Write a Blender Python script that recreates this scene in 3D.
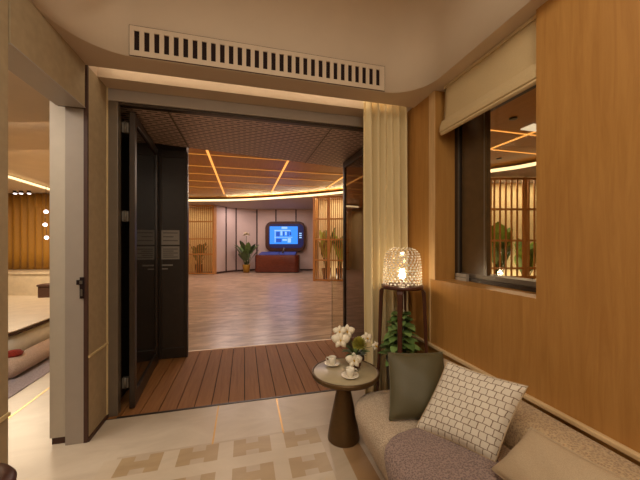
import bpy, bmesh, math, random
from mathutils import Vector, Matrix
random.seed(7)
PI = math.pi
for o in list(bpy.data.objects): bpy.data.objects.remove(o)
S = bpy.context.scene
COL = S.collection

# ------------------------------------------------------------------ camera, world, lights, exposure
cam_d = bpy.data.cameras.new('camera')
cam = bpy.data.objects.new('camera', cam_d); COL.objects.link(cam)
cam_d.sensor_width = 36.0
cam_d.lens = 36.0 * 295.0 / 640.0
cam_d.shift_y = 4.0 / 640.0
cam_d.clip_start = 0.02
cam.location = (0, 0, 1.5)
cam.rotation_euler = (PI / 2, 0, -math.atan(76 / 295.0))
S.camera = cam
S.view_settings.view_transform = 'Standard'
S.view_settings.look = 'None'
S.view_settings.exposure = 0.14
S.view_settings.gamma = 1.0
S.view_settings.use_curve_mapping = False
W = bpy.data.worlds.new('world'); S.world = W; W.use_nodes = True
W.node_tree.nodes['Background'].inputs[0].default_value = (1.0, 0.75, 0.5, 1)
W.node_tree.nodes['Background'].inputs[1].default_value = 0.05

def area(name, loc, size, energy, color=(1, .74, .47), rot=(0, 0, 0), size_y=None, spread=PI):
    l = bpy.data.lights.new(name, 'AREA'); l.energy = energy; l.color = color
    l.size = size; l.spread = spread
    if size_y: l.shape = 'RECTANGLE'; l.size_y = size_y
    o = bpy.data.objects.new(name, l); COL.objects.link(o); o.location = loc; o.rotation_euler = rot
    return o
WARM = (1, .895, .72)
area('sitting_room_ceiling_fill', (0.1, 0.35, 3.46), 1.6, 31, WARM, size_y=1.6)  # added soft light standing in for unseen ceiling downlights
area('sitting_room_rear_fill', (0.1, -1.6, 2.7), 1.2, 27, WARM, rot=(math.radians(55), 0, 0), size_y=1.0)  # unseen fill added behind the camera to brighten the room
for lx_, ly_, le_ in ((-.3, 6.4, 10), (1.8, 6.3, 10), (.7, 8.6, 13), (2.2, 9.3, 13), (-.6, 11.0, 26), (1.3, 10.9, 26), (-.9, 13.3, 38), (.6, 12.7, 38)):
    area('lobby_downlight', (lx_, ly_, 3.63), .3, le_, (1, .78, .62) if ly_ < 10 else (1, .80, .73))
for lx_, le_ in ((-.3, 17), (1.0, 17), (2.3, 17)):
    area('lobby_wall_washer', (lx_, 15.7 - .25 * lx_, 3.44), .25, le_, (1, .82, .80))
area('lobby_light_side', (5.4, 4.9, 3.6), .5, 50, (1, .78, .52), size_y=1.5)
GLOW = (1, .86, .58)
area('screen_planter_light_a', (3.96, 11.32, 3.42), 2.2, 26, GLOW, rot=(0, 0, -0.49), size_y=.4)
area('screen_planter_fill_a', (4.05, 11.5, .06), 2.0, 24, GLOW, rot=(PI, 0, -0.49), size_y=.2)  # unseen floor light, added to brighten the plants and backdrop
area('screen_planter_light_b', (7.95, 7.1, 3.42), 2.2, 26, GLOW, rot=(0, 0, -0.25), size_y=.4)
area('screen_planter_fill_b', (8.02, 7.4, .06), 2.0, 24, GLOW, rot=(PI, 0, -0.25), size_y=.2)  # added low fill for the plants behind the window-side screen
area('left_room_cove_near', (-2.2, 3.81, 2.885), 2.0, 32.0, (1, .88, .70), rot=(PI, 0, -.252), size_y=.05)
area('left_room_cove_mid', (-3.2, 5.53, 3.035), 2.6, 55.0, (1, .88, .70), rot=(PI, 0, -.252), size_y=.05)
area('screen_planter_light_c', (-2.5, 16.2, 3.4), 1.6, 20, (1, .8, .50), size_y=.3)
area('left_room_light', (-2.2, 2.4, 2.78), .9, 42, (1, .88, .74), size_y=1.2)
area('left_room_far_light', (-5.3, 8.6, 3.1), 1.6, 150, (1, .8, .55), size_y=1.0)
area('curtain_pocket_light', (0.2, 2.67, 2.955), 2.5, 7, (1, .80, .56), size_y=.06)

# ------------------------------------------------------------------ materials
def sr(r, g, b):
    def c(x):
        x /= 255.0
        return x / 12.92 if x <= .04045 else ((x + .055) / 1.055) ** 2.4
    return (c(r), c(g), c(b), 1)
def newmat(name):
    m = bpy.data.materials.new(name); m.use_nodes = True
    nt = m.node_tree; b = nt.nodes['Principled BSDF']
    return m, nt, b
def N(nt, t, **kw):
    n = nt.nodes.new(t)
    for k, v in kw.items():
        if k in n.inputs: n.inputs[k].default_value = v
        else: setattr(n, k, v)
    return n
def coords(nt, scale=(1, 1, 1), rot=(0, 0, 0), src='Object'):
    tc = N(nt, 'ShaderNodeTexCoord'); mp = N(nt, 'ShaderNodeMapping')
    mp.inputs['Scale'].default_value = scale; mp.inputs['Rotation'].default_value = rot
    nt.links.new(tc.outputs[src], mp.inputs[0]); return mp.outputs[0]
def ramp(nt, fac, stops):
    r = N(nt, 'ShaderNodeValToRGB'); e = r.color_ramp.elements
    while len(e) < len(stops): e.new(.5)
    for i, (p, c) in enumerate(stops): e[i].position = p; e[i].color = c
    nt.links.new(fac, r.inputs[0]); return r.outputs[0]
def bump(nt, b, h, strength=.3, dist=.01):
    n = N(nt, 'ShaderNodeBump'); n.inputs['Strength'].default_value = strength; n.inputs['Distance'].default_value = dist
    nt.links.new(h, n.inputs['Height']); nt.links.new(n.outputs[0], b.inputs['Normal'])
def plain(name, col, rough=.6, metal=0, var=.06, scale=14, bmp=0):
    m, nt, b = newmat(name)
    v = coords(nt); n = N(nt, 'ShaderNodeTexNoise', Scale=scale, Detail=3.0)
    nt.links.new(v, n.inputs['Vector'])
    lo = tuple(x * (1 - var) for x in col[:3]) + (1,); hi = tuple(min(1, x * (1 + var)) for x in col[:3]) + (1,)
    nt.links.new(ramp(nt, n.outputs[0], [(.3, lo), (.7, hi)]), b.inputs['Base Color'])
    b.inputs['Roughness'].default_value = rough; b.inputs['Metallic'].default_value = metal
    if bmp: bump(nt, b, n.outputs[0], bmp)
    return m
def wood(name, c1, c2, rough=.4, scale=(18, 18, 1.2), coat=0, dark=None):
    m, nt, b = newmat(name)
    v = coords(nt, scale); n = N(nt, 'ShaderNodeTexNoise', Scale=2.2, Detail=6.0, Roughness=.65, Distortion=.6)
    nt.links.new(v, n.inputs['Vector'])
    nt.links.new(ramp(nt, n.outputs[0], [(.3, c1), (.72, c2)]), b.inputs['Base Color'])
    b.inputs['Roughness'].default_value = rough; b.inputs['Coat Weight'].default_value = coat
    bump(nt, b, n.outputs[0], .06)
    return m
def emit(name, col, st):
    m, nt, b = newmat(name)
    b.inputs['Base Color'].default_value = (0, 0, 0, 1); b.inputs['Emission Color'].default_value = col
    b.inputs['Emission Strength'].default_value = st
    return m
def fabric(name, c1, c2, scale=160, bs=.5, rough=.95, kind='vor', big=0):
    m, nt, b = newmat(name)
    v = coords(nt)
    if kind == 'vor':
        n = N(nt, 'ShaderNodeTexVoronoi', Scale=scale); h = n.outputs['Distance']
    else:
        n = N(nt, 'ShaderNodeTexNoise', Scale=scale, Detail=2.0); h = n.outputs[0]
    nt.links.new(v, n.inputs['Vector'])
    nt.links.new(ramp(nt, h, [(.15, c2), (.65, c1)]), b.inputs['Base Color'])
    b.inputs['Roughness'].default_value = rough; b.inputs['Sheen Weight'].default_value = .12 if scale < 200 else 0
    bump(nt, b, h, bs, .004)
    return m
def glass(name, tint, alpha_mix=.85, rough=.02, ior=1.5):
    # thin pane: mostly see-through with a fresnel reflection
    m = bpy.data.materials.new(name); m.use_nodes = True; nt = m.node_tree; nt.nodes.clear()
    o = N(nt, 'ShaderNodeOutputMaterial'); mx = N(nt, 'ShaderNodeMixShader')
    t = N(nt, 'ShaderNodeBsdfTransparent'); t.inputs[0].default_value = tint
    g = N(nt, 'ShaderNodeBsdfGlossy'); g.inputs['Roughness'].default_value = rough
    lw = N(nt, 'ShaderNodeLayerWeight'); pw = N(nt, 'ShaderNodeMath', operation='POWER'); pw.inputs[1].default_value = 4.0
    f0 = ((ior - 1) / (ior + 1)) ** 2; fr = N(nt, 'ShaderNodeMath', operation='MULTIPLY_ADD'); fr.inputs[1].default_value = 1 - f0; fr.inputs[2].default_value = f0
    nt.links.new(lw.outputs['Facing'], pw.inputs[0]); nt.links.new(pw.outputs[0], fr.inputs[0])
    nt.links.new(fr.outputs[0], mx.inputs[0]); nt.links.new(t.outputs[0], mx.inputs[1])
    nt.links.new(g.outputs[0], mx.inputs[2]); nt.links.new(mx.outputs[0], o.inputs[0])
    return m
M = {}
M['ceil'] = plain('warm_plaster', sr(208, 187, 162), .75, var=.03, scale=3)
M['panel'] = wood('oak_veneer', sr(166, 115, 56), sr(186, 136, 72), .42, (12, 12, .9))
M['oak'] = wood('light_oak', sr(196, 156, 104), sr(222, 184, 134), .4, (14, 14, 1.2))
M['railoak'] = wood('rail_oak', sr(200, 168, 122), sr(228, 198, 152), .4, (14, 1.2, 14))
M['tan'] = plain('tan_wall_covering', sr(170, 149, 116), .7, var=.07, scale=20)
M['tanlite'] = plain('pale_wall_trim', sr(214, 190, 140), .5)
M['darkgap'] = plain('dark_brown_joint', sr(70, 42, 30), .6)
M['greydoor'] = plain('grey_lacquer', sr(164, 152, 140), .4, var=.02)
M['paledoor'] = plain('pale_lacquer', sr(190, 178, 160), .5, var=.02)
M['bronze'] = plain('bronze_frame', sr(112, 98, 82), .4, .2, var=.05)
M['dark'] = plain('dark_bronze', sr(58, 46, 37), .35, .3, var=.05)
M['darkpanel'] = plain('dark_panel', sr(58, 46, 36), .4, .2, var=.08)
M['slidebrown'] = plain('brown_sliding_panel', sr(88, 66, 40), .25, 0, var=.08)
M['steel'] = plain('brushed_steel', sr(100, 92, 82), .4, .4)
M['slot'] = plain('slot_shade_latch_metal', sr(30, 9, 6), .95)  # shade inside the vent slots as colour; also the latch plate's dark metal
M['darkglass'] = plain('dark_glass', sr(30, 26, 22), .06, 0, var=.02)
M['leafglass'] = glass('bronze_glass', (.60, .42, .30, 1), ior=1.9)
M['clear'] = glass('clear_glass', (.95, .93, .88, 1), ior=1.5)
M['brass'] = plain('brass_inlay', sr(205, 165, 100), .3, .6)
M['deckgap'] = plain('deck_gap', sr(36, 20, 12), .8)
M['deck'] = wood('brown_decking', sr(138, 88, 42), sr(164, 112, 62), .65, (20, 1.0, 20))
M['lobbyceil'] = wood('lobby_ceiling_wood', sr(172, 116, 48), sr(196, 138, 62), .45, (10, .8, 10))
M['soffit'] = plain('grey_plaster', sr(178, 160, 150), .7, var=.02)
M['lobbywall'] = plain('mauve_grey_wall_panel', sr(196, 172, 160), .7, var=.02)
M['divider'] = plain('dark_divider', sr(60, 36, 30), .5)
M['screenoak'] = wood('screen_oak', sr(168, 112, 54), sr(196, 138, 74), .45, (16, 16, 1.2))
M['backdrop'] = plain('cream_backdrop', sr(232, 208, 160), .8)
M['counter'] = wood('red_brown_counter', sr(84, 36, 24), sr(112, 52, 34), .25, (3, 3, 14))
M['tvframe'] = plain('walnut_dark_frame', sr(66, 36, 28), .3)
M['pot'] = plain('gold_pot', sr(176, 136, 50), .4, .3)
M['gold'] = fabric('gold_drape', sr(176, 126, 34), sr(146, 100, 24), 60, .2, .6, 'noise')
M['stone'] = plain('pale_stone', sr(206, 190, 165), .35, var=.08, scale=6)
M['white'] = plain('white_upholstery', sr(226, 216, 198), .7)
M['red'] = fabric('red_fabric', sr(160, 48, 30), sr(120, 34, 22), 90)
M['lavender'] = fabric('lavender_rug', sr(176, 164, 168), sr(150, 138, 142), 60, .4)
M['pinkbeige'] = fabric('rose_beige_cloth', sr(206, 178, 156), sr(186, 158, 138), 90, .3)
M['sofa'] = fabric('boucle_fabric', sr(196, 174, 148), sr(148, 126, 104), 150, .9)
M['sofaback'] = fabric('curly_boucle', sr(196, 168, 130), sr(156, 128, 98), 100, 1.0)
M['olive'] = fabric('olive_cloth', sr(88, 79, 52), sr(78, 70, 45), 400, .15, .55)
M['beige'] = fabric('beige_cloth', sr(186, 162, 130), sr(168, 144, 114), 400, .15, .7)
M['mauve'] = fabric('mauve_knit', sr(152, 128, 118), sr(98, 80, 76), 120, 1.0)
M['blind'] = fabric('cream_linen', sr(206, 180, 136), sr(192, 166, 122), 300, .15, .9, 'noise')
M['curtain'] = fabric('ivory_drape', sr(226, 206, 160), sr(214, 192, 146), 300, .1, .8, 'noise')
M['walnut'] = wood('walnut', sr(62, 30, 18), sr(86, 44, 26), .35, (16, 16, 1.4))
M['tabletop'] = plain('olive_bronze_top', sr(172, 156, 124), .32, .0, var=.05)
M['tablebase'] = plain('bronze_base', sr(98, 74, 44), .38, .6, var=.08, scale=30)
M['porcelain'] = plain('white_porcelain', sr(236, 226, 206), .2, var=.01)
M['petal'] = plain('white_petal', sr(240, 228, 204), .6, var=.03)
M['yellow'] = plain('yellow_lip', sr(200, 160, 50), .6)
M['mum'] = plain('green_petal', sr(168, 160, 62), .7, var=.15, scale=60)
M['leaf'] = plain('green_leaf', sr(92, 118, 60), .45, var=.35, scale=9)
M['leafdark'] = plain('dark_green_leaf', sr(72, 94, 58), .4, var=.35, scale=9)
M['leafmid'] = plain('mid_green_leaf', sr(124, 150, 84), .45, var=.3, scale=9)
M['leafbright'] = plain('bright_green_leaf', sr(146, 176, 66), .5, var=.3, scale=5)
M['stem'] = plain('stem_green', sr(80, 96, 50), .6)
M['vase'] = plain('brown_vase', sr(110, 62, 40), .3)
M['planter'] = plain('dark_planter', sr(70, 60, 50), .6)
M['soil'] = plain('soil', sr(50, 36, 26), .95, bmp=.4)
M['cord'] = plain('pale_cord', sr(210, 196, 170), .5)
M['paper'] = plain('pale_notice', sr(150, 138, 124), .5)
M['ink'] = plain('grey_ink', sr(96, 84, 74), .6)
M['led'] = emit('amber_led', (1, .40, .08, 1), 1.25)
M['ledthin'] = emit('amber_led_dim', (1, .38, .06, 1), .62)
M['cove'] = emit('cove_led', (1, .72, .36, 1), 2.0)
M['pocket'] = emit('pocket_led', (1, .80, .58, 1), 1.1)
M['spotlit'] = emit('spot_lamp', (1, .85, .8, 1), 5)
M['bulb'] = emit('bulb', (1, .84, .6, 1), 64)
M['dline'] = emit('ceiling_lamp', (1, .8, .55, 1), .8)
M['rimlight'] = emit('deck_rim_light', (1, .6, .34, 1), .45)

# mesh ceiling : rows of dark slots in pinkish metal
m, nt, b = newmat('slotted_metal_ceiling'); M['slots'] = m
br = N(nt, 'ShaderNodeTexBrick', Scale=1.0); br.inputs['Brick Width'].default_value = .125; br.inputs['Row Height'].default_value = .05
br.inputs['Mortar Size'].default_value = .0175; br.inputs['Color1'].default_value = sr(30, 20, 18); br.inputs['Color2'].default_value = sr(36, 24, 20)
br.inputs['Mortar'].default_value = sr(208, 188, 176)
nt.links.new(coords(nt), br.inputs['Vector']); nt.links.new(br.outputs[0], b.inputs['Base Color'])
b.inputs['Roughness'].default_value = .45; b.inputs['Metallic'].default_value = .15
bump(nt, b, br.outputs['Fac'], .6, .02)

# stone floors
def stone_floor(name, c1, c2, rough, tile=None, lim=(.3, .7)):
    m, nt, b = newmat(name)
    v = coords(nt, (1.0, 2.6, 1)); n = N(nt, 'ShaderNodeTexNoise', Scale=1.6, Detail=8.0, Roughness=.62, Distortion=1.2)
    nt.links.new(v, n.inputs['Vector'])
    c = ramp(nt, n.outputs[0], [(lim[0], c1), (lim[1], c2)])
    if tile:
        br = N(nt, 'ShaderNodeTexBrick', Scale=1.0); br.offset = .5
        br.inputs['Brick Width'].default_value = tile[0]; br.inputs['Row Height'].default_value = tile[1]
        br.inputs['Mortar Size'].default_value = .002
        br.inputs['Color1'].default_value = (.93, .93, .93, 1); br.inputs['Color2'].default_value = (1, 1, 1, 1); br.inputs['Mortar'].default_value = (.8, .8, .8, 1)
        nt.links.new(coords(nt), br.inputs['Vector'])
        mx = N(nt, 'ShaderNodeMix', data_type='RGBA', blend_type='MULTIPLY'); mx.inputs[0].default_value = 1
        nt.links.new(c, mx.inputs[6]); nt.links.new(br.outputs[0], mx.inputs[7]); c = mx.outputs[2]
    nt.links.new(c, b.inputs['Base Color']); b.inputs['Roughness'].default_value = rough
    return m
M['floor'] = stone_floor('cream_stone', sr(190, 172, 150), sr(208, 192, 170), .3)
M['inlay'] = stone_floor('tan_stone_inlay', sr(164, 138, 104), sr(182, 156, 120), .3)
M['inlaypale'] = stone_floor('pale_stone_inlay', sr(192, 174, 150), sr(204, 186, 162), .3)
M['inlaydark'] = stone_floor('brown_stone_border', sr(150, 116, 80), sr(170, 134, 96), .3)
M['field'] = stone_floor('field_stone', sr(180, 160, 136), sr(194, 174, 150), .3)
m = stone_floor('lobby_stone', sr(144, 120, 100), sr(200, 174, 150), .3, (.9, .45), (.40, .64)); M['lobbyfloor'] = m

# patterned cushion (uses the cushion's own unwrap)
m, nt, b = newmat('interlaced_cushion_cloth'); M['pattern'] = m
br = N(nt, 'ShaderNodeTexBrick', Scale=1.0); br.offset = .5
br.inputs['Brick Width'].default_value = .092; br.inputs['Row Height'].default_value = .09; br.inputs['Mortar Size'].default_value = .006
br.inputs['Mortar Smooth'].default_value = .3
br.inputs['Color1'].default_value = sr(220, 208, 190); br.inputs['Color2'].default_value = sr(212, 200, 182); br.inputs['Mortar'].default_value = sr(134, 112, 92)
uv = coords(nt, (1, 1, 1), (0, 0, .0), 'UV'); ds = N(nt, 'ShaderNodeTexNoise', Scale=14.0); nt.links.new(uv, ds.inputs['Vector'])
ad = N(nt, 'ShaderNodeVectorMath', operation='MULTIPLY_ADD'); ad.inputs[1].default_value = (.03, .03, 0)
nt.links.new(ds.outputs['Color'], ad.inputs[0]); nt.links.new(uv, ad.inputs[2])
nt.links.new(ad.outputs[0], br.inputs['Vector']); nt.links.new(br.outputs[0], b.inputs['Base Color'])
b.inputs['Roughness'].default_value = .85
bump(nt, b, br.outputs['Fac'], -.35, .004)

# dimpled glass of the lamp shade
m = bpy.data.materials.new('dimpled_glass'); m.use_nodes = True; nt = m.node_tree; nt.nodes.clear(); M['shade'] = m
o_ = N(nt, 'ShaderNodeOutputMaterial'); mx = N(nt, 'ShaderNodeMixShader'); mx2 = N(nt, 'ShaderNodeMixShader')
tr = N(nt, 'ShaderNodeBsdfTransparent'); tr.inputs[0].default_value = (1, .96, .88, 1)
tl = N(nt, 'ShaderNodeBsdfTranslucent'); tl.inputs[0].default_value = (.95, .9, .78, 1)
gl = N(nt, 'ShaderNodeBsdfGlossy'); gl.inputs['Roughness'].default_value = .12; gl.inputs[0].default_value = (.9, .85, .75, 1)
mx.inputs[0].default_value = .06; mx2.inputs[0].default_value = .14
nt.links.new(tr.outputs[0], mx.inputs[1]); nt.links.new(tl.outputs[0], mx.inputs[2])
nt.links.new(mx.outputs[0], mx2.inputs[1]); nt.links.new(gl.outputs[0], mx2.inputs[2]); nt.links.new(mx2.outputs[0], o_.inputs[0])

M['dimple'] = bpy.data.materials.new('glass_dimple'); M['dimple'].use_nodes = True; nt = M['dimple'].node_tree; nt.nodes.clear()
o_ = N(nt, 'ShaderNodeOutputMaterial'); mx = N(nt, 'ShaderNodeMixShader'); mx2 = N(nt, 'ShaderNodeMixShader')
tr = N(nt, 'ShaderNodeBsdfTransparent'); tl = N(nt, 'ShaderNodeBsdfTranslucent'); tl.inputs[0].default_value = (.98, .92, .8, 1)
gl = N(nt, 'ShaderNodeBsdfGlossy'); gl.inputs['Roughness'].default_value = .2
mx.inputs[0].default_value = .62; mx2.inputs[0].default_value = .2
nt.links.new(tr.outputs[0], mx.inputs[1]); nt.links.new(tl.outputs[0], mx.inputs[2])
nt.links.new(mx.outputs[0], mx2.inputs[1]); nt.links.new(gl.outputs[0], mx2.inputs[2]); nt.links.new(mx2.outputs[0], o_.inputs[0])
# television picture: blue gradient-free panel colours
M['tvblue'] = emit('screen_blue', (.03, .26, 1, 1), 1.1)
M['tvdark'] = emit('screen_deep_blue', (.01, .09, .55, 1), .9)
M['tvlight'] = emit('screen_pale_blue', (.35, .6, 1, 1), 1.0)
M['tvedge'] = emit('screen_edge', (.01, .015, .12, 1), .5)
M['desk_screen'] = emit('desk_screen', (.14, .14, .6, 1), .22)

# ------------------------------------------------------------------ mesh helpers
class MB:
    def __init__(s): s.v = []; s.f = []; s.mi = []; s.sm = []; s.uv = {}
    def add(s, vs, fs, mi=0, smooth=False):
        n = len(s.v); s.v += [tuple(p) for p in vs]
        for f in fs: s.f.append(tuple(i + n for i in f)); s.mi.append(mi); s.sm.append(smooth)
        return n
    def box(s, x0, x1, y0, y1, z0, z1, mi=0):
        vs = [(x, y, z) for z in (z0, z1) for y in (y0, y1) for x in (x0, x1)]
        s.add(vs, [(0, 2, 3, 1), (4, 5, 7, 6), (0, 1, 5, 4), (2, 6, 7, 3), (0, 4, 6, 2), (1, 3, 7, 5)], mi); return s
    def obox(s, c, u, w, d, z0, z1, mi=0):
        # box on the ground plan: centre c, direction u (2d), width w along u, depth d across
        ux, uy = u; l = math.hypot(ux, uy); ux /= l; uy /= l; nx, ny = -uy, ux
        P = [(c[0] + a * ux * w / 2 + q * nx * d / 2, c[1] + a * uy * w / 2 + q * ny * d / 2) for a, q in ((-1, -1), (1, -1), (1, 1), (-1, 1))]
        return s.prism(P, z0, z1, mi)
    def prism(s, pts, z0, z1, mi=0, smooth=False):
        n = len(pts); a = sum(pts[i][0] * pts[(i + 1) % n][1] - pts[(i + 1) % n][0] * pts[i][1] for i in range(n))
        if a < 0: pts = list(reversed(pts))
        vs = [(x, y, z0) for x, y in pts] + [(x, y, z1) for x, y in pts]
        s.add(vs, [tuple(reversed(range(n))), tuple(range(n, 2 * n))], mi)
        k = len(s.v) - 2 * n
        for i in range(n):
            j = (i + 1) % n; s.f.append((k + i, k + j, k + n + j, k + n + i)); s.mi.append(mi); s.sm.append(smooth)
        return s
    def lathe(s, prof, c, seg=40, mi=0, smooth=True):
        vs = []; fs = []
        for r, z in prof:
            for k in range(seg):
                t = 2 * PI * k / seg; vs.append((c[0] + r * math.cos(t), c[1] + r * math.sin(t), c[2] + z))
        for i in range(len(prof) - 1):
            for k in range(seg):
                q = (k + 1) % seg; fs.append((i * seg + k, i * seg + q, (i + 1) * seg + q, (i + 1) * seg + k))
        n = s.add(vs, fs, mi, smooth)
        for i in (0, len(prof) - 1):
            if prof[i][0] > 1e-5: 
                s.f.append(tuple(n + i * seg + k for k in range(seg))); s.mi.append(mi); s.sm.append(False)
        return s
    def tube(s, path, rad, seg=10, mi=0, smooth=True, square=False):
        path = [Vector(p) for p in path]; vs = []; fs = []
        if not isinstance(rad, (list, tuple)): rad = [rad] * len(path)
        for i, p in enumerate(path):
            d = (path[min(i + 1, len(path) - 1)] - path[max(i - 1, 0)]).normalized()
            ref = Vector((0, 0, 1)) if abs(d.z) < .9 else Vector((1, 0, 0))
            a = d.cross(ref).normalized(); bb = d.cross(a)
            for k in range(seg):
                t = 2 * PI * (k + .5) / seg; vs.append(p + (a * math.cos(t) + bb * math.sin(t)) * rad[i])
        for i in range(len(path) - 1):
            for k in range(seg):
                q = (k + 1) % seg; fs.append((i * seg + k, i * seg + q, (i + 1) * seg + q, (i + 1) * seg + k))
        fs.append(tuple(reversed(range(seg)))); fs.append(tuple((len(path) - 1) * seg + k for k in range(seg)))
        s.add(vs, fs, mi, smooth); return s
    def grid(s, fn, nu, nv, mi=0, smooth=True, closed=False, uv=False):
        vs = []; fs = []
        for j in range(nv + 1):
            for i in range(nu + 1): vs.append(fn(i / nu, j / nv))
        for j in range(nv):
            for i in range(nu):
                a = j * (nu + 1) + i; fs.append((a, a + 1, a + nu + 2, a + nu + 1))
        n = s.add(vs, fs, mi, smooth)
        if uv:
            for j in range(nv + 1):
                for i in range(nu + 1): s.uv[n + j * (nu + 1) + i] = (i / nu, j / nv)
        return s
    def leaf(s, base, d, length, width, bend=.3, mi=0, seg=5):
        d = Vector(d).normalized(); side = d.cross(Vector((0, 0, 1)))
        if side.length < .05: side = Vector((1, 0, 0))
        side.normalize(); base = Vector(base); vs = []; fs = []
        for i in range(seg + 1):
            t = i / seg; p = base + d * length * t + Vector((0, 0, -bend * length * t * t))
            w = width * math.sin(PI * min(1, .08 + .92 * t)) ** .8 * .5 + .0005
            up = side.cross(d) * (.18 * w)
            vs += [p - side * w + up, p - Vector((0, 0, .05 * w)), p + side * w + up]
        for i in range(seg):
            for k in (0, 1):
                a = i * 3 + k; fs.append((a, a + 1, a + 4, a + 3))
        s.add(vs, fs, mi, True); return s
    def build(s, name, mats, parent=None, bevel=0, subsurf=0, solid=0, weld=False):
        if not isinstance(mats, (list, tuple)): mats = [mats]
        if parent:
            r = parent
            while r.parent: r = r.parent
            off = Vector(r.location)
        else:
            xs = [p[0] for p in s.v]; ys = [p[1] for p in s.v]; zs = [p[2] for p in s.v]
            off = Vector(((min(xs) + max(xs)) / 2, (min(ys) + max(ys)) / 2, min(zs)))
        me = bpy.data.meshes.new(name); me.from_pydata([tuple(Vector(p) - off) for p in s.v], [], s.f)
        for mt in mats: me.materials.append(mt)
        for i, p in enumerate(me.polygons): p.material_index = s.mi[i]; p.use_smooth = s.sm[i]
        if s.uv:
            l = me.uv_layers.new(name='UVMap')
            for lp in me.loops: l.data[lp.index].uv = s.uv.get(lp.vertex_index, (0, 0))
        bm = bmesh.new(); bm.from_mesh(me)
        if weld: bmesh.ops.remove_doubles(bm, verts=bm.verts, dist=1e-5)
        bmesh.ops.recalc_face_normals(bm, faces=bm.faces); bm.to_mesh(me); bm.free()
        o = bpy.data.objects.new(name, me); COL.objects.link(o)
        if parent: o.parent = parent
        else: o.location = off
        if bevel:
            md = o.modifiers.new('bevel', 'BEVEL'); md.width = bevel; md.segments = 2; md.limit_method = 'ANGLE'; md.angle_limit = math.radians(40)
        if solid:
            md = o.modifiers.new('solid', 'SOLIDIFY'); md.thickness = solid; md.offset = 0
        if subsurf:
            md = o.modifiers.new('sub', 'SUBSURF'); md.levels = subsurf; md.render_levels = subsurf
        return o
def thing(name, label, cat, loc, group=None):
    o = bpy.data.objects.new(name, None); COL.objects.link(o); o.location = loc; o.empty_display_size = .1
    o['label'] = label; o['category'] = cat
    if group: o['group'] = group
    return o
def tag(o, label, cat, group=None, kind=None):
    o['label'] = label; o['category'] = cat
    if group: o['group'] = group
    if kind: o['kind'] = kind
    return o
def struct(o): o['kind'] = 'structure'; return o
def rrect(x0, x1, y0, y1, rs, n=10):
    # rounded rectangle, radii rs = (x0y0, x1y0, x1y1, x0y1)
    P = []
    for (cx, cy, r, a0) in ((x0 + rs[0], y0 + rs[0], rs[0], PI), (x1 - rs[1], y0 + rs[1], rs[1], 1.5 * PI), (x1 - rs[2], y1 - rs[2], rs[2], 0), (x0 + rs[3], y1 - rs[3], rs[3], .5 * PI)):
        for i in range(n + 1):
            t = a0 + .5 * PI * i / n; P.append((cx + r * math.cos(t), cy + r * math.sin(t)))
    return P

# ------------------------------------------------------------------ THE SITTING ROOM SHELL
XL, XR, YB = -1.15, 1.63, 2.60
# floor with its stone inlay pattern
f = MB(); f.prism([(-9, -2.6), (XL, -2.6), (XL, 4.44), (-2.0, 4.44), (-3.42, 13), (-9, 13)], -.06, 0, 0); f.box(XL, 1.95, -2.6, 2.885, -.06, 0, 0)
f.box(-.86, .70, -2.5, 2.36, 0, .0006, 4)
for i in range(-1, 4):
    x0 = -.45 + .375 * i
    for j in range(0, 9):
        y1 = 2.34 - .29 * j
        if x0 > .6: continue
        P = [(0, 0), (.09, 0), (.09, .05), (.18, .05), (.18, 0), (.27, 0), (.27, .18), (.18, .18), (.18, .125), (.09, .125), (.09, .18), (0, .18)]
        P = [(x0 + a, y1 - .18 + c) for a, c in P]
        f.add([(a, c, .0012) for a, c in P], [tuple(range(12))], 1)
        f.box(x0 - .105, x0, y1 - .29, y1, .0006, .0009, 2)
        f.box(x0, x0 + .27, y1 - .29, y1 - .18, .0006, .0009, 2)
f.box(.70, .84, -2.5, 2.36, 0, .001, 3)
f.box(-.235, -.222, 2.33, 2.885, 0, .001, 5); f.box(.297, .311, 2.33, 2.885, 0, .001, 5)
struct(f.build('floor', [M['floor'], M['inlay'], M['inlaypale'], M['inlaydark'], M['field'], M['brass']]))

# ceiling : soffit band, rounded tray fascia and tray top in one smooth shell
inner = rrect(-1.145, 1.54, -2.45, 2.40, (.3, .3, .34, .40), 20)
bm = bmesh.new()
def loop(pts, z):
    vs = [bm.verts.new((x, y, z)) for x, y in pts]
    return vs, [bm.edges.new((vs[i], vs[(i + 1) % len(vs)])) for i in range(len(vs))]
v_in, e_in = loop(inner, 2.85)
v_out, e_out = loop([(XL - .2, -2.6), (1.95, -2.6), (1.95, YB), (XL - .2, YB)], 2.85)
bmesh.ops.triangle_fill(bm, use_beauty=True, edges=e_in + e_out)
prev = v_in; R = .22
prof = [(0, 3.28)] + [(R * (1 - math.cos(t)), 3.28 + R * math.sin(t)) for t in [PI / 2 * k / 6 for k in range(1, 7)]]
cx = .235; cy = -.025
lprof = [(.04, 2.88), (.09, 2.96), (.14, 3.06), (.19, 3.16), (.24, 3.27), (.29, 3.38), (.33, 3.5)]
for kp, (off, z) in enumerate(prof):
    cur = []; lo_, lz_ = lprof[kp]
    for i, (x, y) in enumerate(inner):
        a = inner[i - 1]; c = inner[(i + 1) % len(inner)]
        t = Vector((c[0] - a[0], c[1] - a[1])).normalized(); nx, ny = -t.y, t.x
        wl = max(0, nx) if x < 0 else 0; wl = wl * wl * (3 - 2 * wl); oo = off * (1 - wl) + lo_ * wl; zz_ = z * (1 - wl) + lz_ * wl; cur.append(bm.verts.new((x + nx * oo, y + ny * oo, zz_)))
    for i in range(len(cur)):
        j = (i + 1) % len(cur); fc = bm.faces.new((prev[i], prev[j], cur[j], cur[i])); fc.smooth = True
    prev = cur
bm.faces.new(prev)
bmesh.ops.recalc_face_normals(bm, faces=bm.faces)
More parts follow.
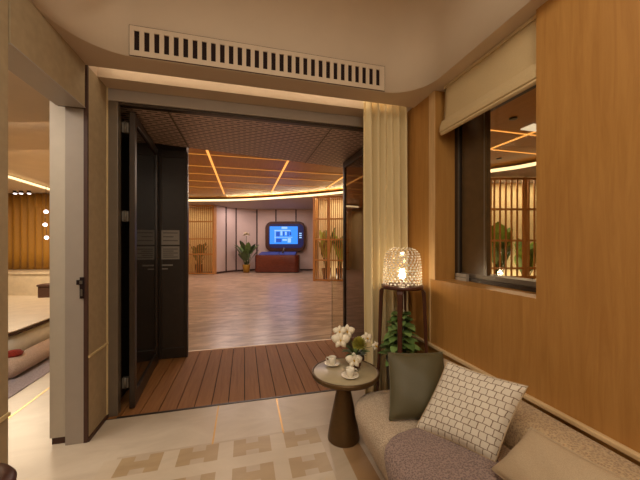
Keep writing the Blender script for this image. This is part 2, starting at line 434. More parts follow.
me = bpy.data.meshes.new('ceiling'); bm.to_mesh(me); bm.free(); me.materials.append(M['ceil'])
ceil = struct(bpy.data.objects.new('ceiling', me)); COL.objects.link(ceil)
# curtain pocket and lintel behind the soffit
c = MB(); c.box(-1.3, 1.95, YB - .02, YB, 2.8505, 3.02); c.box(-1.3, 1.95, YB, 2.75, 2.97, 3.02); c.box(-1.145, 1.95, 2.75, 2.95, 2.85, 3.02); c.box(-1.3, -1.145, YB, 2.95, 2.8505, 3.02)
struct(c.build('trim_1', M['ceil']))
p = MB(); p.box(-1.144, 1.6, 2.64, 2.745, 2.955, 2.968)
tag(p.build('cove_light', M['pocket']), 'long warm strip light hidden in the curtain slot above the doorway', 'light')

# back wall: jambs and door frame
w = MB(); w.box(-1.275, -1.145, YB, 2.95, 0, 2.85, 0); w.box(-1.146, -1.135, YB + .005, 2.93, .635, .652, 1); w.box(-1.146, -1.138, 2.915, 2.93, 0, 2.85, 1)
w.box(-1.146, -1.135, YB, 2.93, 0, .03, 2); w.box(-1.17, -1.1445, YB - .005, YB + .012, 0, 2.85, 2)
struct(w.build('wall_back', [M['tan'], M['tanlite'], M['darkgap']]))
w = MB(); w.box(1.50, 1.63, 2.78, 2.95, 0, 2.85)
struct(w.build('wall_back', M['tan']))
t = MB(); t.box(-1.145, -1.065, 2.93, 3.0, 0, 2.745); t.box(-1.145, 1.5, 2.926, 3.0, 2.745, 2.849, 2); t.box(1.44, 1.5, 2.93, 3.0, 0, 2.745)  # header bar coloured paler for the light falling from the curtain pocket
t.box(-1.065, 1.44, 2.94, 3.0, 2.72, 2.745, 1); t.box(-1.065, 1.44, 2.886, 2.915, -.02, .004, 1)
struct(t.build('door_frame', [M['bronze'], M['dark'], M['greydoor']], bevel=.004))

# left wall with the doorway to the next room
w = MB()
w.box(-1.45, XL, -2.6, 1.83, 0, 3.6); w.box(-1.155, -1.14, -2.6, 1.83, .635, .655, 1)
struct(w.build('wall_left', [M['tan'], M['tanlite']]))
w = MB(); w.box(-1.33, XL, 1.845, 2.57, 2.52, 3.6, 0); w.box(-1.33, XL + .004, 1.845, 2.57, 2.515, 2.522, 1)
w.box(-1.33, XL - .02, 1.83, 1.845, 2.52, 3.4, 2); w.box(-1.33, XL - .02, 2.57, 2.596, 2.52, 3.4, 2)
struct(w.build('wall_left', [M['tan'], M['greydoor'], M['darkgap']]))
w = MB(); w.box(-1.288, -1.165, 2.598, 2.62, 0, 2.52, 0); w.box(-1.33, -1.276, 2.69, 2.95, 0, 2.9, 0)
struct(w.build('trim_2', [M['greydoor'], M['darkgap']]))
d = MB(); d.box(-1.402, -1.277, 2.63, 2.68, .05, 2.6, 0); d.box(-1.39, -1.277, 2.635, 2.675, 0.0, .05, 1)  # dark block paints the shade in the gap under the leaf
dr = struct(d.build('door_1', [M['paledoor'], M['darkgap']]))
h = MB(); h.box(-1.192, -1.164, 2.588, 2.598, 1.09, 1.25, 0); h.box(-1.212, -1.192, 2.585, 2.598, 1.195, 1.23, 0)
h.box(-1.192, -1.174, 2.584, 2.589, 1.2, 1.225, 1); h.box(-1.186, -1.174, 2.584, 2.589, 1.11, 1.16, 1)
lk = h.build('door_latch', [M['slot'], M['steel']], dr)
lk['label'] = 'dark metal latch plate with pale inserts'

# right wall
w = MB()
w.box(XR, 2.02, -2.6, 1.335, 0, 2.86, 0); w.box(XR, 2.02, 1.335, 2.26, 0, 1.185, 0); w.box(XR, 2.02, 2.26, 2.95, 0, 2.86, 0)
w.box(XR - .006, XR + .01, 2.262, 2.345, 1.185, 2.85, 1)
w.box(XR - .006, XR + .01, 2.325, 2.345, .61, 1.185, 1)
struct(w.build('wall_right', [M['panel'], M['oak']]))
t = MB(); t.box(XR - .028, XR + .001, -2.6, 2.62, .585, .612)
struct(t.build('trim_3', M['railoak'], bevel=.006))
w = MB(); w.box(-1.4, 2.0, -2.75, -2.6, 0, 3.6)
struct(w.build('wall_front', M['tan']))
# window
w = MB(); w.box(1.83, 1.99, 1.335, 2.26, 1.185, 1.215, 0); w.box(1.86, 1.99, 1.335, 2.26, 1.215, 1.25, 1)
w.box(1.83, 1.99, 2.215, 2.26, 1.215, 2.86, 0); w.box(1.835, 1.99, 1.335, 2.26, 2.6, 2.86, 0); w.box(1.825, 1.835, 2.205, 2.217, 1.215, 2.6, 2)
win = struct(w.build('window_1', [M['dark'], M['bronze'], M['steel']]))
g = MB(); g.box(1.905, 1.913, 1.335, 2.215, 1.25, 2.6); g.build('glass', M['clear'], win)
sh = MB(); sh.box(1.86, 1.89, 1.925, 2.205, 1.25, 2.6, 0); sh.box(1.852, 1.862, 1.94, 1.955, 1.25, 2.6, 1); sh.box(1.852, 1.862, 1.925, 1.94, 1.25, 2.6, 0)
pn = sh.build('sliding_panel', [M['slidebrown'], M['bronze']], win); pn['label'] = 'dark brown sliding panel across the left half'
lk = MB(); lk.box(1.80, 1.83, 2.085, 2.215, 1.186, 1.245, 0); lk.box(1.7985, 1.80, 2.085, 2.215, 1.214, 1.218, 1)
lk = lk.build('window_catch', [M['paper'], M['dark']], win, bevel=.002); lk['label'] = 'small silver metal catch block'

# ------------------------------------------------------------------ DECK THRESHOLD
d = MB(); d.box(-1.2, 1.6, 2.915, 4.46, -.06, -.012, 1)
x = -1.19
while x < 1.55:
    d.box(x, x + .142, 2.915, 4.44, -.012, 0, 0); x += .15
d.box(-1.2, 1.6, 4.445, 4.465, -.012, .003, 2)
struct(d.build('floor_deck', [M['deck'], M['deckgap'], M['rimlight']]))
c = MB(); c.prism([(-1.2, 2.98), (1.9, 2.98), (1.9, 4.62), (-1.2, 4.0)], 2.74, 2.78, 0)
c.prism([(-.695, 2.98), (-.68, 2.98), (-.68, 4.1), (-.695, 4.1)], 2.735, 2.742, 1); c.prism([(.90, 2.98), (.915, 2.98), (.915, 4.43), (.90, 4.43)], 2.735, 2.742, 1)
struct(c.build('ceiling_deck', [M['slots'], M['bronze']]))
w = MB(); w.box(-1.32, -1.16, 2.95, 4.3, 0, 3.7); struct(w.build('wall_deck_left', M['darkpanel']))
w = MB(); w.box(1.52, 1.64, 3.0, 4.25, 0, 2.74); struct(w.build('wall_deck_right', M['darkpanel']))
w = MB(); w.prism([(-1.3, 4.3), (-.75, 4.3), (-.75, 4.45), (-1.3, 4.45)], 0, 3.7); struct(w.build('wall_deck_end', M['darkpanel']))

def door_leaf(name, label, a, bpt, z1, glassmat, hinge=None, knob=None, stile=.07, th=.045):
    a = Vector(a); bpt = Vector(bpt); u = (bpt - a).normalized(); L = (bpt - a).length; mid = (a + bpt) / 2
    r = thing(name, label, 'door', (mid.x, mid.y, .008), 'dark folding door leaves')
    m_ = MB(); ud = (u.x, u.y)
    for q in (stile / 2, L - stile / 2):
        pt = a + u * q; m_.obox((pt.x, pt.y), ud, stile, th, .008, z1)
    m_.obox((mid.x, mid.y), ud, L - 2 * stile, th, .008, .14); m_.obox((mid.x, mid.y), ud, L - 2 * stile, th, z1 - .09, z1)
    m_.build('frame', M['dark'], r, bevel=.004)
    g_ = MB(); g_.obox((mid.x, mid.y), ud, L - 2 * stile, .012, .14, z1 - .09)
    g_.build('pane', glassmat, r)
    if hinge:
        for z in (.25, 1.75, 2.55):
            h_ = MB(); n = Vector((-u.y, u.x)) * hinge
            pt = a + n * .05 - u * .012
            h_.lathe([(.001, -.05), (.011, -.05), (.011, .05), (.001, .05)], (pt.x, pt.y, z), 14)
            h_.obox((pt.x + u.x * .02, pt.y + u.y * .02), ud, .04, .05, z - .045, z + .045)
            h_.build('hinge', M['steel'], r)
    return r
door_leaf('folding_door', 'dark bronze glazed door leaf folded back along the left of the decking', (-.985, 3.02), (-1.075, 4.14), 2.70, M['darkglass'], hinge=1)
door_leaf('folding_door', 'dark narrow door panel with two pale notices at the far left of the decking', (-1.07, 4.235), (-.72, 4.235), 2.72, M['darkpanel'], stile=.04)
door_leaf('folding_door', 'brown reflective glass door leaf beside the ivory curtain', (1.458, 4.2), (1.47, 3.02), 2.72, M['leafglass'], stile=.06)
# notices on the dark panel
def notice(name, label, z0, z1, x0=-1.035, x1=-.82, lines=4, y=4.2115):
    r = thing(name, label, 'notice', ((x0 + x1) / 2, y, z0), 'notices on the dark door panel')
    m_ = MB(); m_.box(x0, x1, y - .004, y, z0, z1); m_.build('sheet', M['paper'], r)
    k = MB()
    for i in range(lines):
        z = z1 - .03 - i * (z1 - z0 - .04) / lines
        k.box(x0 + .02, x1 - .02 - .05 * (i % 2), y - .005, y - .004, z - .012, z)
    k.build('print', M['ink'], r)
notice('notice', 'upper pale notice on the dark door panel', 1.49, 1.68, lines=3)
notice('notice', 'lower pale notice under the first one on the dark door panel', 1.30, 1.47, lines=5)
k = MB(); k.box(-1.03, -.90, 4.2085, 4.2115, 1.215, 1.235); k.box(-1.03, -.96, 4.2085, 4.2115, 1.17, 1.185)
tag(k.build('notice', M['paper']), 'two short grey lines of lettering below the pale notices', 'lettering')
# low glass screen past the decking
r = thing('glass_screen', 'low clear glass screen standing at the far edge of the decking', 'screen', (1.53, 4.50, .003))
m_ = MB(); m_.box(1.36, 1.70, 4.495, 4.505, .03, .93); m_.build('pane', M['clear'], r)
m_ = MB(); m_.box(1.34, 1.70, 4.475, 4.525, .003, .035); m_.build('base_channel', M['dark'], r)
m_ = MB(); m_.box(1.354, 1.36, 4.493, 4.507, .03, .93); m_.build('edge', M['bronze'], r)

# ------------------------------------------------------------------ LOBBY
f = MB(); f.prism([(-2.0, 4.465), (10, 4.465), (10, 19), (-4.1, 19), (-4.1, 16.5), (-3.42, 13)], -.06, 0); f.box(1.6, 10, 2.95, 4.465, -.06, 0); f.box(1.95, 10, -2.6, 2.95, -.06, 0)
struct(f.build('floor_lobby', M['lobbyfloor']))
c = MB(); c.box(-4.1, 10, 3.95, 19, 3.65, 3.72); c.box(1.7, 10, -1, 3.95, 3.65, 3.72)
struct(c.build('ceiling_lobby', M['lobbyceil']))
# lower perimeter soffit with a curved, glowing inner edge
ctrl = [(-3.3, 14.8), (-2.27, 14.55), (-.62, 14.02), (.47, 13.45), (1.26, 12.92), (2.64, 11.86), (3.76, 10.75), (4.7, 9.75), (5.6, 8.5), (6.2, 7.3), (6.53, 6.66), (6.91, 6.1), (7.1, 5.4), (7.2, 4.0), (7.2, 2.0), (7.2, -1)]
def crom(P, n=8):
    out = []
    for i in range(len(P) - 1):
        p0 = Vector(P[max(i - 1, 0)]); p1 = Vector(P[i]); p2 = Vector(P[i + 1]); p3 = Vector(P[min(i + 2, len(P) - 1)])
        for k in range(n):
            t = k / n
            out.append(.5 * ((2 * p1) + (p2 - p0) * t + (2 * p0 - 5 * p1 + 4 * p2 - p3) * t * t + (3 * p1 - p0 - 3 * p2 + p3) * t ** 3))
    out.append(Vector(P[-1])); return out
cv = crom(ctrl)
bm = bmesh.new()
pts = [(p.x, p.y) for p in cv] + [(10, -1), (10, 19), (-3.3, 19)]
vs = [bm.verts.new((x, y, 3.45)) for x, y in pts]
es = [bm.edges.new((vs[i], vs[(i + 1) % len(vs)])) for i in range(len(vs))]
bmesh.ops.triangle_fill(bm, use_beauty=True, edges=es)
ex = bmesh.ops.extrude_face_region(bm, geom=list(bm.faces))
bmesh.ops.translate(bm, vec=(0, 0, .05), verts=[g for g in ex['geom'] if isinstance(g, bmesh.types.BMVert)])
bmesh.ops.recalc_face_normals(bm, faces=bm.faces)
me = bpy.data.meshes.new('ceiling_lobby_soffit'); bm.to_mesh(me); bm.free(); me.materials.append(M['soffit'])
so = struct(bpy.data.objects.new('ceiling_lobby_soffit', me)); COL.objects.link(so)
s_ = MB()
vs = []; fs = []
for i, p in enumerate(cv):
    a = cv[max(i - 1, 0)]; q = cv[min(i + 1, len(cv) - 1)]; t = (q - a).normalized(); n = Vector((-t.y, t.x))   # n points outwards
    for off, z in ((-.015, 3.455), (-.015, 3.54), (.02, 3.54), (.02, 3.50), (-.004, 3.50), (-.004, 3.455)):
        vs.append((p.x + n.x * off, p.y + n.y * off, z))
for i in range(len(cv) - 1):
    for k in range(6): fs.append((i * 6 + k, i * 6 + (k + 1) % 6, i * 6 + 6 + (k + 1) % 6, i * 6 + 6 + k))
s_.add(vs, fs)
tag(s_.build('cove_light', M['cove']), 'long curved warm cove light around the wooden lobby ceiling', 'light')
for k in (20, 28, 36, 44, 52):
    p = cv[k]; t = (cv[k + 2] - cv[k - 2]).normalized(); nin = Vector((t.y, -t.x))
    d_ = Vector((nin.x * .6, nin.y * .6, .8)); zx = -d_; xx = Vector((t.x, t.y, 0)); yx = zx.cross(xx)
    la = area('cove_uplight', (p.x + nin.x * .02, p.y + nin.y * .02, 3.545), 1.7, 6, (1, .76, .42), size_y=.05)
    la.rotation_euler = Matrix((xx, yx, zx)).transposed().to_euler()
# linear lamps set in the ceiling
led_lab = ['bright amber light strip in the lobby ceiling, leftmost through the doorway', 'bright amber light strip in the lobby ceiling, middle one through the doorway', 'short amber light strip in the lobby ceiling near the slatted screen and glass leaf', 'amber light strip in the ceiling seen through the window, running away from the glass']
for x, y0, y1, lab in ((-.82, 7.1, 13.3, led_lab[0]), (1.10, 7.2, 12.8, led_lab[1]), (3.07, 6.7, 10.9, led_lab[2]), (5.38, 3.0, 6.9, led_lab[3])):
    m_ = MB(); m_.box(x - .026, x + .026, y0, y1, 3.636, 3.652); tag(m_.build('linear_light', M['led']), lab, 'light', 'amber lobby ceiling strips')
n_ = 0
nm = ['nearest', 'second', 'third', 'fourth', 'fifth']
for y in (7.55, 8.7, 9.65, 10.75, 11.9):
    m_ = MB(); m_.box(-2.0 if y < 10 else -2.3, 3.1 if y < 11 else 2.2, y - .010, y + .010, 3.64, 3.652)
    tag(m_.build('linear_light', M['ledthin']), 'thin amber line of light across the lobby ceiling, %s from the decking' % nm[n_], 'light', 'thin amber ceiling lines'); n_ += 1
for y, lab in ((4.58, 'upper amber strip crossing the ceiling seen through the window'), (5.52, 'lower amber strip crossing the ceiling seen through the window')):
    m_ = MB(); m_.box(2.2, 6.9, y - .012, y + .012, 3.638, 3.652); tag(m_.build('linear_light', M['led']), lab, 'light', 'amber lobby ceiling strips')
m_ = MB(); m_.box(5.0, 5.8, 4.15, 4.4, 3.63, 3.652); tag(m_.build('ceiling_light', M['dline']), 'pale square ceiling panel light seen through the window', 'light')
for x, y, lab in ((4.45, 4.05, 'small dark recessed downlight nearest the blind, seen through the window'), (6.2, 6.05, 'small dark recessed downlight near the cove, seen through the window')):
    r = thing('downlight', lab, 'light', (x, y, 3.63), 'downlights seen through the window')
    m_ = MB(); m_.lathe([(.03, .0), (.06, .0), (.06, .02), (.03, .02)], (x, y, 3.63), 20); m_.build('trim_ring', M['dark'], r)
    m_ = MB(); m_.lathe([(.0, .006), (.03, .006), (.03, .02)], (x, y, 3.63), 20); m_.build('lens', M['dline'], r)
# far wall panels
wp = [(-1.36, 15.62), (-.92, 16.27), (-.42, 16.73), (.71, 17.06), (1.75, 16.79), (2.85, 16.51), (3.9, 16.24)]
w = MB()
for i in range(len(wp) - 1):
    a = Vector(wp[i]); q = Vector(wp[i + 1]); u = (q - a); n = Vector((-u.y, u.x)).normalized(); mid = (a + q) / 2 + n * .05
    w.obox((mid.x, mid.y), (u.x, u.y), u.length, .1, 0, 3.452, 0)
    if i: w.obox((a.x, a.y), (u.x, u.y), .07, .05, 0, 3.452, 1)
    mm = (a + q) / 2; w.obox((mm.x, mm.y), (u.x, u.y), u.length, .03, 0, .09, 1)
struct(w.build('wall_lobby_far', [M['lobbywall'], M['divider']]))
w = MB(); w.box(3.85, 10, 16.2, 16.35, 0, 3.7); w.box(9.95, 10.1, -1, 16.3, 0, 3.6); w.prism([(-2.05, 4.45), (-1.95, 4.45), (-3.85, 15.9), (-3.95, 15.9)], 0, 3.7); w.box(-2.0, -1.3, 4.3, 4.45, 0, 3.7); w.box(-4.0, -1.3, 17.2, 17.3, 0, 3.6); w.box(-4.0, -3.85, 15.8, 17.3, 0, 3.6)
w.box(2.02, 10, -1.1, -1, 0, 3.6)
struct(w.build('wall_lobby_side', M['backdrop']))

def slat_screen(label, a, bpt, zt, ret, pitch, rails, posts, sw=.03):
    a = Vector(a); bpt = Vector(bpt); u = (bpt - a); L = u.length; u.normalize(); n = Vector((-u.y, u.x)); ud = (u.x, u.y)
    mid = (a + bpt) / 2
    r = thing('slatted_screen', label, 'screen', (mid.x, mid.y, 0), 'oak slatted screens in the lobby')
    m_ = MB(); pt = a + n * ret / 2; m_.obox((pt.x, pt.y), ud, .10, ret, 0, zt); m_.build('end_post', M['screenoak'], r, bevel=.005)
    for q in posts:
        pt = a + u * q; m_ = MB(); m_.obox((pt.x, pt.y), ud, .09, .09, 0, zt); m_.build('post', M['screenoak'], r)
    for z in rails:
        m_ = MB(); m_.obox((mid.x, mid.y), ud, L, .06, z - .03, z + .03); m_.build('rail', M['screenoak'], r)
    m_ = MB(); q = .12
    while q < L - .03:
        pt = a + u * q; m_.obox((pt.x, pt.y), ud, sw, .035, .06, zt - .02); q += pitch
    m_.build('slats', M['screenoak'], r)
    return u, n
u1, n1 = slat_screen('oak slatted screen with plants behind it, right of the counter', (2.75, 11.64), (4.9, 10.48), 3.42, .44, .085, (.05, .85, 1.68, 2.5, 3.38), (.62, 1.35, 2.3))
u2, n2 = slat_screen('oak slatted screen seen through the sitting room window', (6.88, 7.02), (8.95, 6.48), 3.42, .2, .165, (.05, .55, .8, 1.6, 2.5, 3.38), (1.0,), .04)
u3, n3 = slat_screen('oak slatted screen at the left of the mauve wall panels', (-1.47, 15.35), (-3.2, 15.9), 3.42, -.3, .10, (.05, 1.0, 1.75, 2.6, 3.38), ())
# cream backdrops behind the screens
w = MB(); a = Vector((2.8, 11.64)) + n1 * .9; q = a + u1 * 2.6; m2 = (a + q) / 2; w.obox((m2.x, m2.y), (u1.x, u1.y), 2.7, .06, 0, 3.44); struct(w.build('wall_lobby_planter', M['backdrop']))
w = MB(); a = Vector((6.88, 7.02)) + n2 * .95; q = a + u2 * 2.6; m2 = (a + q) / 2; w.obox((m2.x, m2.y), (u2.x, u2.y), 2.9, .06, 0, 3.44); struct(w.build('wall_lobby_planter', M['backdrop']))

def plant(name, label, loc, h, nl, width, mats, potm, pot_h, pot_r, lean=.35, flower=False, group=None, upright=True):
    r = thing(name, label, 'plant', loc, group); x, y, z = loc
    m_ = MB(); m_.lathe([(pot_r * .75, 0), (pot_r, pot_h * .9), (pot_r, pot_h), (pot_r * .88, pot_h), (pot_r * .85, pot_h * .9)], (x, y, z), 24); m_.build('pot', potm, r)
    m_ = MB(); m_.lathe([(0.0, pot_h * .92), (pot_r * .86, pot_h * .92)], (x, y, z), 20); m_.build('soil', M['soil'], r)
    fo = MB(); st = MB()
    for i in range(nl):
        t = 2.4 * i + random.uniform(-.3, .3); hh = h * random.uniform(.35, .72); rr = lean * random.uniform(.1, .5)
        bx = x + pot_r * .3 * math.cos(t); by = y + pot_r * .3 * math.sin(t)
        tip = Vector((bx + rr * math.cos(t), by + rr * math.sin(t), z + pot_h + (hh - pot_h) * .7))
        st.tube([(bx, by, z + pot_h * .9), tip], [.012 + h * .003, .006], 6)
        dd = Vector((math.cos(t) * lean, math.sin(t) * lean, random.uniform(.7, 1.1)))
        fo.leaf(tip, dd, h * random.uniform(.3, .42), width * random.uniform(.8, 1.2), random.uniform(.05, .3), mi=i % len(mats))
    st.build('stems', M['stem'], r); fo.build('foliage', mats, r)
    if flower:
        fl = MB()
        for k in range(16):
            t = 2.4 * k; fl.leaf((x, y, z + h * .97), (math.cos(t), math.sin(t), -.3 + 1.4 * k / 15), .22, .18, .1)
        fl.build('flower', M['petal'], r)
        s2 = MB(); s2.tube([(x, y, z + pot_h * .9), (x, y, z + h * .98)], .012, 6); s2.build('flower_stem', M['stem'], r)
    return r
plant('potted_plant', 'potted plant with a white flower in a gold pot left of the counter', (.12, 16.0, 0), 2.05, 18, .34, [M['leaf'], M['leafdark']], M['pot'], .42, .2, .55, True)
G = 'tall plants behind the slatted screens'
for q, lab, hh in ((.42, 'tall bright green plant behind the near end of the slatted screen by the counter', 2.75), (1.0, 'leafy plant behind the slatted screen, nearer the glass door leaf', 2.45), (1.7, 'leafy plant behind the slatted screen hidden mostly by the glass leaf', 2.0)):
    p = Vector((2.75, 11.64)) + u1 * q + n1 * .45
    plant('potted_plant', lab, (p.x, p.y, 0), hh, 16, .3, [M['leafbright'], M['leaf']], M['planter'], .5, .2, .2, group=G)
for q, lab, hh, wd in ((.5, 'large broad-leaved plant behind the screen seen through the window', 2.5, .42), (1.3, 'leafy plant at the right behind the screen seen through the window', 1.9, .34)):
    p = Vector((6.88, 7.02)) + u2 * q + n2 * .4
    plant('potted_plant', lab, (p.x, p.y, 0), hh, 22, wd, [M['leafbright'], M['leafmid']], M['planter'], .5, .2, .26, group=G)
plant('potted_plant', 'dim plant behind the left slatted screen', (-2.25, 16.35, 0), 1.9, 14, .28, [M['leaf']], M['planter'], .45, .2, .4, group=G)

# reception counter
ud = Vector((.968, -.2495)); nd = Vector((.2495, .968))
c0 = Vector((1.63, 15.34))
r = thing('reception_counter', 'low red-brown rounded counter with a glowing blue top below the television', 'counter', (c0.x + nd.x * .5, c0.y + nd.y * .5, 0))
def rr2(w, d, rad, inset=0):
    P = rrect(-w / 2 + inset, w / 2 - inset, inset, d - inset, (rad, rad, rad, rad), 6)
    return [(c0.x + a * ud.x + b_ * nd.x, c0.y + a * ud.y + b_ * nd.y) for a, b_ in P]
m_ = MB(); m_.prism(rr2(2.34, 1.0, .28), .05, .90, 0, True); m_.build('body', M['counter'], r, bevel=.02)
m_ = MB(); m_.prism(rr2(2.34, 1.0, .24, .04), 0, .05); m_.build('plinth', M['darkgap'], r)
m_ = MB(); m_.prism(rr2(2.30, .96, .25, .02), .90, .925); m_.build('counter_top', M['counter'], r)
def tilted(a0, a1, zf, zb, d0, d1):
    vs = []
    for a, d_, z in ((a0, d0, zf), (a1, d0, zf), (a1, d1, zb), (a0, d1, zb)):
        for dz in (0, .03): vs.append((c0.x + a * ud.x + d_ * nd.x, c0.y + a * ud.y + d_ * nd.y, z + dz))
    m = MB(); m.add(vs, [(0, 2, 4, 6), (1, 7, 5, 3), (0, 1, 3, 2), (2, 3, 5, 4), (4, 5, 7, 6), (6, 7, 1, 0)]); return m
for a0, a1 in ((-.95, .05), (.1, .95)):
    tilted(a0, a1, .93, 1.05, .12, .85).build('touch_screen', M['desk_screen'], r)
m_ = MB(); pt = c0 + ud * .25 + nd * .5; m_.tube([(pt.x, pt.y, 1.0), (pt.x + .1, pt.y, 1.3)], .05, 8); tag(m_.build('handset', M['steel']), 'small pale handset standing on the counter top', 'handset')

# television
tc = Vector((2.24, 16.47)); r = thing('television', 'large rounded brown-framed television showing a blue picture on the far wall', 'television', (tc.x, tc.y, 1.0))
def tvp(a, d_, z): return (tc.x + a * ud.x + d_ * nd.x, tc.y + a * ud.y + d_ * nd.y, z + .08)
def tvplate(x0, x1, z0, z1, rad, d0, d1, mb, mi=0):
    P = rrect(x0, x1, z0, z1, (rad,) * 4, 8); n = len(P)
    vs = [tvp(a, d0, z) for a, z in P] + [tvp(a, d1, z) for a, z in P]
    fs = [tuple(range(n)), tuple(reversed(range(n, 2 * n)))] + [(i, n + i, n + (i + 1) % n, (i + 1) % n) for i in range(n)]
    mb.add(vs, fs, mi); return mb
tvplate(-1.12, 1.12, 1.0, 2.68, .38, -.06, .10, MB()).build('frame', M['tvframe'], r, bevel=.03)
tvplate(-.93, 1.02, 1.2, 2.54, .26, -.075, -.055, MB()).build('bezel', M['tvedge'], r)
sc = MB(); tvplate(-.86, .70, 1.42, 2.4, .02, -.085, -.07, sc, 0)
for x0, x1, z0, z1, mi in ((-.2, .12, 2.26, 2.38, 2), (-.6, .3, 2.14, 2.2, 2), (-.5, -.3, 1.84, 2.1, 1), (-.26, -.16, 1.9, 2.13, 2), (-.12, -.04, 1.86, 2.12, 1), (0, .08, 1.92, 2.1, 2), (.12, .2, 1.84, 2.12, 1), (.24, .34, 1.9, 2.08, 1),
                           (-.5, -.2, 1.52, 1.72, 1), (-.15, .1, 1.6, 1.7, 2), (.14, .32, 1.5, 1.74, 2), (-.6, .4, 1.78, 1.81, 2), (-.58, -.54, 1.5, 2.2, 2)):
    tvplate(x0, x1, z0, z1, .005, -.0875, -.084, sc, mi)
s = sc.build('screen', [M['tvblue'], M['tvdark'], M['tvlight']], r); s['label'] = 'bright blue screen with a pale skyline picture'
ic = MB()
for z in (1.75, 1.87, 1.98): tvplate(.78, .92, z, z + .06, .01, -.08, -.074, ic, 0)
ic.build('side_icons', M['tvlight'], r)

# ------------------------------------------------------------------ ROOM ON THE LEFT
bd = Vector((-.5009, .8655))      # looking direction into that room
def LP(px, d):                    # plan point of that room
    k = (px - 320) / 295.0
    return Vector((.2495 + .968 * k, .968 - .2495 * k)) * d
w = MB(); w.prism([LP(-60, 3.2)[:], LP(110, 3.2)[:], (-1.34, 2.7), (-1.34, 1.2), (-5.5, .5)], 2.82, 2.86); struct(w.build('ceiling_left', M['ceil']))
w = MB(); w.prism([LP(-60, 3.0)[:], LP(78, 3.0)[:], LP(78, 4.62)[:], LP(-60, 4.62)[:]], 2.97, 3.0); struct(w.build('ceiling_left_step', M['ceil']))
w = MB(); w.prism([LP(-80, 4.4)[:], LP(72, 4.4)[:], LP(72, 14)[:], LP(-80, 14)[:]], 3.3, 3.34); struct(w.build('ceiling_left_tray', M['ceil']))
m_ = MB(); a, q = LP(-30, 3.12), LP(90, 3.12); u = q - a; mid = (a + q) / 2; m_.obox((mid.x, mid.y), (u.x, u.y), u.length, .05, 2.862, 2.88)
tag(m_.build('cove_light', M['cove']), 'warm cove light hidden over the ceiling edge nearest the doorway in the left room', 'light')
w = MB(); w.prism([LP(-60, 6.2)[:], LP(10, 7.6)[:], LP(50, 9.3)[:], LP(70, 10.4)[:], LP(70, 11)[:], LP(-60, 11)[:]], 3.16, 3.2); struct(w.build('ceiling_left_soffit', M['ceil']))
m_ = MB(); P = [LP(-60, 6.2), LP(10, 7.6), LP(50, 9.3), LP(70, 10.4)]
for i in range(3):
    a, q = P[i], P[i + 1]; u = q - a; mid = (a + q) / 2; m_.obox((mid.x, mid.y), (u.x, u.y), u.length, .03, 3.19, 3.25)
tag(m_.build('cove_light', M['cove']), 'warm cove light over the gold drape in the left room', 'light')
m_ = MB(); a, q = LP(-30, 4.56), LP(80, 4.56); u = q - a; mid = (a + q) / 2; m_.obox((mid.x, mid.y), (u.x, u.y), u.length, .05, 3.002, 3.03)
tag(m_.build('cove_light', M['cove']), 'straight warm cove light nearer the doorway in the left room', 'light')
w = MB(); a, q = LP(-60, 9.9), LP(75, 9.9); u = q - a; mid = (a + q) / 2; w.obox((mid.x, mid.y), (u.x, u.y), u.length, .1, 0, 3.4); struct(w.build('wall_left_far', M['tan']))
# gold drape
cd = MB(); a, q = LP(2, 9.6), LP(75, 9.6); u = (q - a); L = u.length; u.normalize(); nn = Vector((-u.y, u.x))
cd.grid(lambda s, t: tuple((a + u * L * s + nn * .05 * math.sin(s * 62) * (.6 + .4 * t)).to_3d() + Vector((0, 0, .68 + 2.46 * t))), 120, 4)
tag(cd.build('gold_curtain', M['gold'], solid=.01), 'gold drape hanging on the far wall of the left room', 'curtain')
w = MB(); a, q = LP(-40, 9.1), LP(75, 9.1); u2_ = q - a; mid = (a + q) / 2; w.obox((mid.x, mid.y), (u2_.x, u2_.y), u2_.length, 1.0, 0, .62); w.obox((mid.x, mid.y), (u2_.x, u2_.y), u2_.length, 1.06, .62, .67)
tag(w.build('stone_plinth', M['stone']), 'long pale stone plinth under the gold drape', 'plinth')
for px, lab in ((15, 'leftmost of the three ceiling spotlights before the gold drape'), (21, 'middle one of the three ceiling spotlights before the gold drape'), (29, 'rightmost of the three ceiling spotlights before the gold drape')):
    p = LP(px, 9.2); r = thing('spotlight', lab, 'light', (p.x, p.y, 3.06), 'ceiling spotlights in the left room')
    m_ = MB(); m_.lathe([(.05, .02), (.05, .1), (.0, .1)], (p.x, p.y, 3.06), 16); m_.build('housing', M['dark'], r)
    m_ = MB(); m_.lathe([(0, 0), (.04, 0), (.05, .03), (0, .03)], (p.x, p.y, 3.06), 16); m_.build('lens', M['spotlit'], r)
for z, px, lab in ((2.42, 46, 'upper small glowing globe lamp by the gold drape'), (2.05, 45, 'middle small glowing globe lamp by the gold drape'), (1.68, 46.5, 'lower small glowing globe lamp by the gold drape')):
    p = LP(px, 8.4); m_ = MB(); m_.lathe([(0, -.05)] + [(.05 * math.cos(t), .05 * math.sin(t)) for t in [PI * (k / 8 - .5) for k in range(1, 8)]] + [(0, .05)], (p.x, p.y, z), 16)
    r = thing('globe_lamp', lab, 'lamp', (p.x, p.y, z - .05), 'globe lamps in the left room')
    m_.build('globe', M['spotlit'], r)
    if z > 2.4: m2_ = MB(); m2_.tube([(p.x, p.y, z + .04), (p.x, p.y, 3.16)], .006, 6); m2_.build('cable', M['dark'], r)
    else: m2_ = MB(); m2_.tube([(p.x, p.y, z + .04), (p.x, p.y, z + .32)], .006, 6); m2_.build('cable', M['dark'], r)
